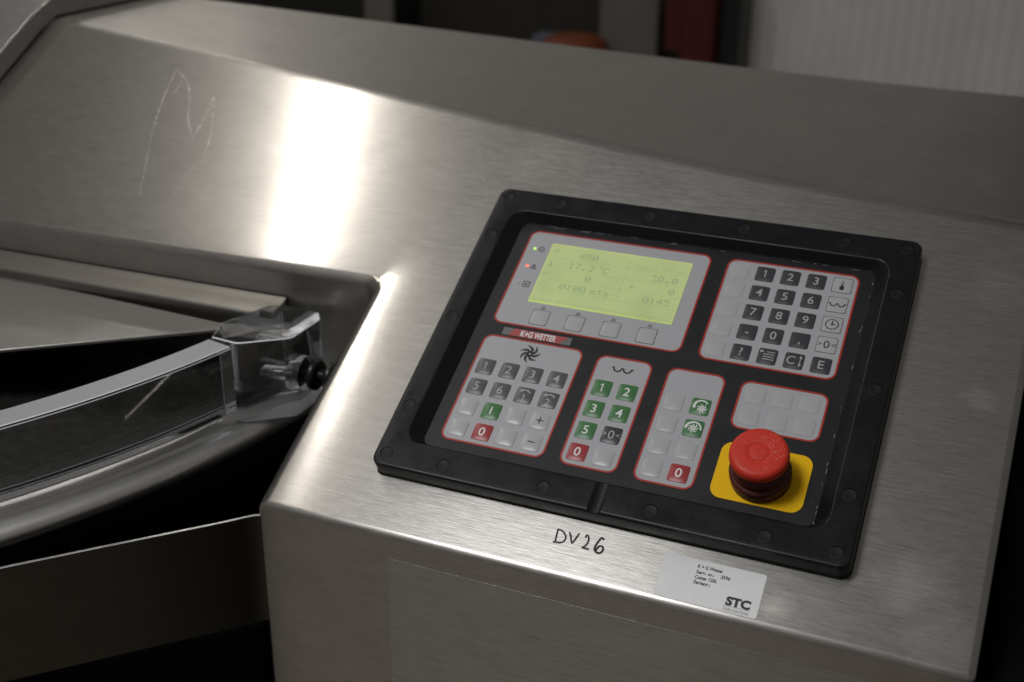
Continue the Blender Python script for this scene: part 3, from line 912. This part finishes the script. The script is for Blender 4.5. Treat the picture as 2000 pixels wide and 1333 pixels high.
# ---- bowl speed keypad (2 x 4)
fb = field('bowl_keypad', -74.5, -178.6, -35.7, -89.9, 'grey keypad field with a black bowl symbol and green number keys')
KX, KY = -3.669 * KP, -6.666 * KP
for j, row in enumerate([['1', '2'], ['3', '4'], ['5', 'zero'], ['0', None]]):
    for i, s in enumerate(row):
        x = KX + i * KP; y = KY - j * KQ
        if s is None: key(fb, x, y, 'key_light')
        elif s == 'zero': key(fb, x, y, 'key_dark', zero_mark(6.2), 'grey_print')
        elif s == '0': key(fb, x, y, 'key_red', [text('0', 6.3, bold=0.01)])
        else: key(fb, x, y, 'key_green', [text(s, 6.3, bold=0.01)])
mb = MB(); mb.shape(wave(15.0, 1.15), 0.26, 0, -55.2, -99.4); mb.build('icon', 'black_print', fb)

# ---- lid keypad (2 x 4)
ft = field('lid_keypad', -24.9, -179.0, 13.9, -90.0, 'grey keypad field with two green knife symbol keys')
KX, KY = -0.833 * KP, -6.68 * KP
def hood(a0, a1, cx, cy, r):
    pts = arc_pts(r, a0, a1, 9, cx, cy)
    return ribbon([p for p in pts], 1.0, w2=1.7)
for j in range(4):
    for i in range(2):
        x = KX + i * KP; y = KY - j * KQ
        if i == 1 and j == 0: key(ft, x, y, 'key_green', [shift(fan(3.6, 7, 0.16, 0.5), 1.6, -1.9), hood(35, 205, 0.6, 0.0, 4.5)])
        elif i == 1 and j == 1: key(ft, x, y, 'key_green', [shift(fan(3.6, 7, 0.16, 0.5), 0, -0.3), hood(-5, 185, 0, -0.4, 4.9)])
        elif i == 1 and j == 3: key(ft, x, y, 'key_red', [text('0', 6.3, bold=0.01)])
        else: key(ft, x, y, 'key_light', h=0.8)

# ---- blank keypad (3 x 2)
fbk = field('blank_keypad', 24.2, -127.6, 80.5, -90.2, 'grey keypad field with six blank keys above the emergency stop')
KX, KY = 1.983 * KP, -5.724 * KP - 0.98 * 0
KY = -5.724 * KP
for j in range(2):
    for i in range(3):
        key(fbk, KX + i * KP, KY - j * KQ, 'key_light', h=0.6)

# ---- display field
fd = field('display_field', -158.9, -78.1, -21.7, 10.1, 'grey field with a lit yellow green display')
mb = MB(); mb.shape(face(rr(-139.5, -55.9, -33.7, 0.15, 0.6, 3)), 0.26, 0)
mb.shape(ring(rr(-139.5, -55.9, -33.7, 0.15, 0.6, 3), rr(-138.6, -54.4, -34.4, -0.7, 0.6, 3)), 0.30, 1)
mb.build('display_screen', ['lcd', 'lcd_edge'], fd)
FONT5 = {'0': '0E11131519110E', '1': '040C040404040E', '2': '0E11010204081F', '3': '1F02040201110E', '4': '02060A121F0202', '5': '1F101E0101110E',
         '7': '1F010204080808', '.': '00000000000C0C', ':': '000C0C000C0C00', 'C': '0E11101010110E', 'm': '00001A15151515', 's': '00000E100E011E', '\u00b0': '0C12120C000000'}
def pix(mbuild, s, x0, ytop, pitch, hgt, mat):
    pw = pitch / 6.0; ph = hgt / 7.0
    for k, ch in enumerate(s):
        if ch == ' ': continue
        hx = FONT5[ch]
        for r in range(7):
            bits = int(hx[2 * r:2 * r + 2], 16)
            for c in range(5):
                if bits >> (4 - c) & 1:
                    X = x0 + k * pitch + c * pw; Y = ytop - r * ph
                    mbuild.shape(face([(X, Y - ph), (X + pw * 1.02, Y - ph), (X + pw * 1.02, Y), (X, Y)]), 0.34, mat)
mb = MB()
pix(mb, '450', -115.8, -5.3, 4.95, 5.6, 0)
pix(mb, '17.2', -121.0, -15.4, 5.1, 5.6, 0); pix(mb, '\u00b0', -98.0, -14.6, 4.0, 5.0, 0); pix(mb, 'C', -94.6, -15.6, 5.0, 5.6, 0)
pix(mb, '0', -105.3, -25.3, 4.95, 5.7, 0)
pix(mb, '0:00', -121.3, -35.4, 5.15, 5.7, 0); pix(mb, 'm:s', -98.0, -35.6, 4.9, 5.5, 0)
pix(mb, '30.0', -59.0, -15.5, 5.1, 5.6, 0); pix(mb, '0', -43.4, -25.4, 5.0, 5.7, 0); pix(mb, '0:45', -59.3, -35.4, 5.1, 5.7, 0)
mb.shape(ribbon([(-71.4, -28.4), (-67.8, -28.4)], 0.8), 0.34, 0); mb.shape(ribbon([(-69.6, -26.7), (-71.4, -28.4), (-69.6, -30.1)], 0.9), 0.35, 0)
mb.shape(text('Valeurs limites', 2.6, 'L', width=37.5), 0.34, 1, -74.7, -9.5)
mb.shape(text("Err05: FU l'entrainem.cuve ne r\u00e9agit pas", 2.6, 'L', width=101), 0.34, 1, -137.2, -52.3)
mb.shape(fan(2.6, 6, 0.16), 0.34, 1, -134.1, -6.3)
mb.shape(ribbon([(-134.6, -16.6), (-134.6, -20)], 0.8), 0.34, 0); mb.shape(face(circle(1.1, 10, -134.6, -20.5)), 0.345, 0)
mb.shape(wave(6.0, 0.55), 0.34, 1, -135.2, -28.6); mb.shape(ring(circle(2.5, 16, -134.2, -38), circle(2.0, 16, -134.2, -38)), 0.34, 1)
for y in (-12.6, -22.9, -33.1, -43.1):
    mb.shape(ribbon([(-134.5, y), (-34.2, y)], 0.40), 0.32, 1)
mb.shape(ribbon([(-77.8, -5.0), (-77.8, -43.1)], 0.5), 0.33, 1)
mb.build('display_reading', ['lcd_ink', 'lcd_line'], fd)
for k in range(4):
    x = -126.0 + k * 26.1; y = -68.3
    key(fd, x, y, 'key_light', h=0.55, outline='black_print')
    mb = MB()
    o_ = [(-1.9, -1.1), (1.9, -1.1), (0, 1.5)]; i_ = [(-1.15, -0.72), (1.15, -0.72), (0, 0.85)]
    mb.shape(ring(o_, i_), 0.26, 0, x, -59.6)
    mb.build('arrow_print', 'black_print', fd)
for (x, y, m_, r_) in ((-151.3, -7.1, 'led_green', 1.0), (-151.4, -24.0, 'led_red', 1.15), (-151.8, -40.8, 'led_off', 0.8)):
    mb = MB(); mb.add(*lathe([(r_, 0.14), (r_ * 0.9, 0.5), (0.0, 0.75)], 14, x, y)); mb.build('indicator_light', m_, fd, smooth=True)
mb = MB()
mb.shape(ring(circle(2.4, 22), circle(1.85, 22)), 0.26, 0, -146.1, -7.0); mb.shape(ribbon([(-0.9, -0.0), (0.9, 0)], 0.5), 0.26, 0, -146.1, -7.0, rot=math.pi / 2)
mb.build('icon', 'black_print', fd)
mb = MB(); mb.shape(ring([(-2.7, -2.0), (2.7, -2.0), (0, 2.6)], [(-1.75, -1.45), (1.75, -1.45), (0, 1.55)]), 0.26, 0, -146.3, -24.0)
mb.shape(ribbon([(0, 0.8), (0, -0.5)], 0.6), 0.26, 0, -146.3, -24.0); mb.shape(face(circle(0.35, 8)), 0.26, 0, -146.3, -25.1); mb.build('icon', 'black_print', fd)
mb = MB(); mb.shape(ring(rr(-2.6, -2.6, 2.6, 2.6, 0.6, 3), rr(-2.1, -2.1, 2.1, 2.1, 0.4, 3)), 0.26, 0, -146.2, -40.8)
mb.shape(ribbon([(-1.1, -1.2), (1.1, 1.2)], 0.5), 0.26, 0, -146.2, -40.8); mb.shape(ribbon([(-1.1, 1.2), (1.1, -1.2)], 0.5), 0.27, 0, -146.2, -40.8)
mb.build('icon', 'black_print', fd)

# ---- brand strip
mb = MB(); mb.shape(face([(-147.9, -87.4), (-97.0, -87.4), (-97.0, -81.0), (-147.9, -81.0)]), 0.12)
bp = mb.build('brand_strip', 'logo_grey', panel)
mb = MB(); mb.shape(([(-143.2, -87.4), (-105.0, -87.4), (-99.8, -81.0), (-139.9, -81.0)], [(0, 1, 2, 3)]), 0.18); mb.build('red_stripe', 'logo_red', bp)
mb = MB(); mb.shape(text('K+G', 4.7, 'L', bold=0.03, width=9.0), 0.26, 0, -134.4, -84.25)
mb.shape(text('WETTER', 4.7, 'L', bold=0.03, width=16.0), 0.26, 0, -124.2, -84.25); mb.build('lettering', 'white_print', bp)

# ---- emergency stop
mb = MB(); o_ = rr(24.2, -179.4, 80.95, -138.2, 7.5, 8)
mb.add(*prism(o_, 0.05, 0.45)); mb.build('emergency_plate', 'yellow', panel)
EX, EY = 52.4, -159.6
mb = MB(); mb.add(*lathe([(18.4, 0.45), (18.6, 1.2), (18.5, 2.6), (17.5, 3.0), (17.4, 3.5), (18.6, 4.0), (18.9, 5.5), (18.9, 9.2), (18.5, 10.2), (17.0, 10.6), (16.6, 11.0), (16.8, 11.8), (16.9, 15.5), (14.5, 17.2), (13.2, 17.6), (13.0, 22.0)], 64, EX, EY))
es = mb.build('emergency_stop_button', 'collar', panel, smooth=True)
es['label'] = 'red mushroom emergency stop button on its dark red collar'
es.data.set_sharp_from_angle(angle=math.radians(60))
ct = 30.0
mb = MB(); mb.add(*lathe([(12.9, ct - 10.0), (16.4, ct - 8.6), (17.6, ct - 7.0), (18.0, ct - 4.8), (17.8, ct - 2.6), (17.0, ct - 1.1), (15.8, ct - 0.35), (14.2, ct - 0.1), (10, ct), (6.35, ct), (6.15, ct - 0.1), (6.05, ct - 0.5), (5.95, ct - 0.1), (5.7, ct), (2, ct + 0.03), (0, ct + 0.03)], 72, EX, EY))
mb.build('button_cap', 'estop', es, smooth=True)
mb = MB()
rng = random.Random(3)
for k in range(46):
    a = rng.uniform(0, 2 * math.pi); r = 15.6 * math.sqrt(rng.random()); 
    if 5.2 < r < 6.8: continue
    if rng.random() < 0.6: a = rng.gauss(0.7, 0.5); r = rng.uniform(9, 15.8)
    x, y = EX + r * math.cos(a), EY + r * math.sin(a); d = rng.uniform(0, math.pi); l = rng.uniform(0.3, 1.8)
    q = [(x, y), (x + l * 0.5 * math.cos(d), y + l * 0.5 * math.sin(d)), (x + l * math.cos(d + 0.4), y + l * math.sin(d + 0.4))]
    if any(math.hypot(px - EX, py - EY) > 16.0 for px, py in q): continue
    zf = lambda X, Y: ct + 0.06 - 0.40 * max(0, (math.hypot(X - EX, Y - EY) - 14.0) / 1.8) ** 1.5
    mb.shape(ribbon(q, rng.uniform(0.10, 0.28)), 0, 0, zf=zf)
mb.build('scuff_mark', 'estop_mark', es)

# ---- dried specks along the right edge of the foil
mb = MB(); rng = random.Random(11)
def speck(x, y, l, w, a):
    mb.shape(ribbon([(x - l / 2 * math.cos(a), y - l / 2 * math.sin(a)), (x, y), (x + l / 2 * math.cos(a), y + l / 2 * math.sin(a))], w), 0.5)
for y in (5, -6, -33, -36, -66, -98, -101, -120, -141, -146, -156, -172, -176, -183):
    speck(89.2 + rng.uniform(-0.7, 0.3), y, rng.uniform(0.5, 3.5), rng.uniform(0.2, 0.4), math.pi / 2 + rng.uniform(-0.15, 0.15))
for k in range(16):
    speck(rng.uniform(-165, 85), rng.uniform(14.6, 16.0), rng.uniform(1, 7), rng.uniform(0.15, 0.35), rng.uniform(-0.05, 0.05))
for k in range(26):
    speck(rng.uniform(-165, 86), rng.uniform(-184, 14), 0.35, 0.3, rng.uniform(0, 3))
mb.build('residue_specks', 'residue', panel, kind='stuff')

# ================================================================== label sticker on the steel
sx0, sx1, sy0, sy1 = 9.0, 70.6, -249.0, -220.0
sticker = empty('asset_label', M(P2W(40, -235, ZS)), 'white printed asset label stuck on the steel below the control panel', 'label', rot=(TILT, 0, 0))
def lshift(sh, x, y): return shift(sh, x - 40, y + 235)
mb = MB(); mb.add(*prism(rr(sx0 - 40, sy0 + 235 + 0.3, sx1 - 40, sy1 + 235, 1.6, 4), 0.03, 0.28)); mb.build('label_paper', 'label', sticker)
mb = MB()
mb.shape(lshift(text('K + G Wetter', 2.15, 'L', bold=0.03, width=15.2), 30.0, -224.2), 0.34)
mb.shape(lshift(text('Serv. nr.:', 2.15, 'L', bold=0.03, width=11.0), 30.0, -227.9), 0.34)
mb.shape(lshift(text('3596', 2.15, 'L', bold=0.03, width=5.6), 44.8, -227.8), 0.34)
mb.shape(lshift(text('Cutter 120L', 2.15, 'L', bold=0.03, width=13.4), 30.0, -231.3), 0.34)
mb.shape(lshift(text('Serienr.:', 2.15, 'L', bold=0.03, width=10.2), 30.0, -234.6), 0.34)
mb.shape(lshift(text('STC', 5.0, 'L', bold=0.055, width=14.6), 51.2, -241.5), 0.34)
mb.shape(lshift(ribbon([(50.6, -244.7), (66.4, -244.7)], 0.18), 0, 0), 0.34)
mb.shape(lshift(text('FOOD SOLUTIONS', 1.75, 'L', bold=-0.006, width=14.8), 50.9, -246.9), 0.34)
mb.build('label_print', 'black_print', sticker)

# ================================================================== background
MAT['wall_white'] = plain('white_wall_panel', (0.85, 0.84, 0.82), 0.55, vary=0.05, scale=0.01)
MAT['pillar'] = plain('beige_grey_pillar', (0.16, 0.15, 0.135), 0.6, vary=0.15, scale=0.01)
MAT['dark_wall'] = plain('dark_brown_wall', (0.030, 0.028, 0.021), 0.7, vary=0.2, scale=0.01)
MAT['red_paint'] = plain('dark_red_paint', (0.085, 0.004, 0.003), 0.5, vary=0.1, scale=0.02)
MAT['orange'] = plain('orange_plastic', (0.20, 0.042, 0.008), 0.5)
MAT['dark_metal'] = plain('dark_machine_paint', (0.012, 0.012, 0.012), 0.5)
MAT['blue_grey'] = plain('blue_grey_plastic', (0.12, 0.14, 0.19), 0.5)
FLZ = -H / SC
def thing_box(name, label, cat, mat, *b, bev=6):
    mb = MB(); mb.add(*box(*b)); ob = mb.build(name, mat, None, world=True, label=label, cat=cat); bevel_mod(ob, bev, 2); return ob
# ribbed white wall: trapezoid ribs
wall = MB(); xs = []; x = -4200.0; pitch = 38
prof = []
while x < 1500:
    prof += [(x, 2720), (x + 18, 2720), (x + 22, 2716), (x + 34, 2716)]; x += pitch
vs = [(px, py, FLZ) for px, py in prof] + [(px, py, 1500) for px, py in prof]
n = len(prof); wall.add(vs, [(i, i + 1, n + i + 1, n + i) for i in range(n - 1)])
wall.add(*box(-4200, 1500, 2722, 2760, FLZ, 1500))
wall.build('panel_wall', 'wall_white', None, world=True, label='white ribbed wall panelling behind the machine', cat='wall')
thing_box('partition', 'dark brown partition in the blurred background beside the ribbed panelling', 'partition', 'dark_wall', -4200, -590, 2660, 2700, FLZ, -150)
thing_box('pillar', 'grey beige pillar between the orange drum and the red post', 'pillar', 'pillar', -985, -815, 2540, 2650, FLZ, -120)
pz = thing_box('red_post', 'dark red steel post standing against the white ribbed wall', 'post', 'red_paint', -735, -645, 2480, 2560, FLZ, -60)
mb = MB(); mb.add(*box(-778, -735, 2490, 2550, -330, -100)); mb.build('red_bracket', 'red_paint', None, world=True, label='short red bracket plate bolted to the side of the red post', cat='bracket')
mb = MB(); mb.add(*box(-640, -585, 2540, 2650, FLZ, -120)); mb.build('dark_band', 'dark_metal', None, world=True, label='narrow black duct between the red post and the white wall', cat='band')  # plain narrow black box beside the red post
mb = MB(); mb.add(*[ [(p[0], p[1], p[2]) for p in q] if k == 0 else q for k, q in enumerate(lathe([(85, FLZ), (95, FLZ + 40), (95, -345), (84, -322), (60, -312), (0, -308)], 36, -1040, 2500))])
mb.build('orange_drum', 'orange', None, world=True, smooth=True, label='round topped orange drum in front of the grey pillar', cat='drum')
thing_box('storage_box', 'small blue grey box beside the orange drum', 'box', 'blue_grey', -1165, -1095, 2480, 2560, FLZ, -318)
thing_box('dark_cabinet', 'black machine cabinet in the blurred background left of the dark wall', 'cabinet', 'dark_metal', -2350, -1600, 2450, 2650, FLZ, -140)
mb = MB(); mb.add(*prism([(-1640, 2380), (-1555, 2380), (-1555, 2400), (-1640, 2400)], FLZ, -150)); mb.build('grey_leg', 'pillar', None, world=True, label='narrow light grey upright beside the black background cabinet', cat='upright')
thing_box('dark_void_block', 'added black block for the dark void beside the right edge of the steel console', 'cabinet', 'gap_black', 199, 700, -700, 420, FLZ, -150)  # added block, keeps the void right of the console dark
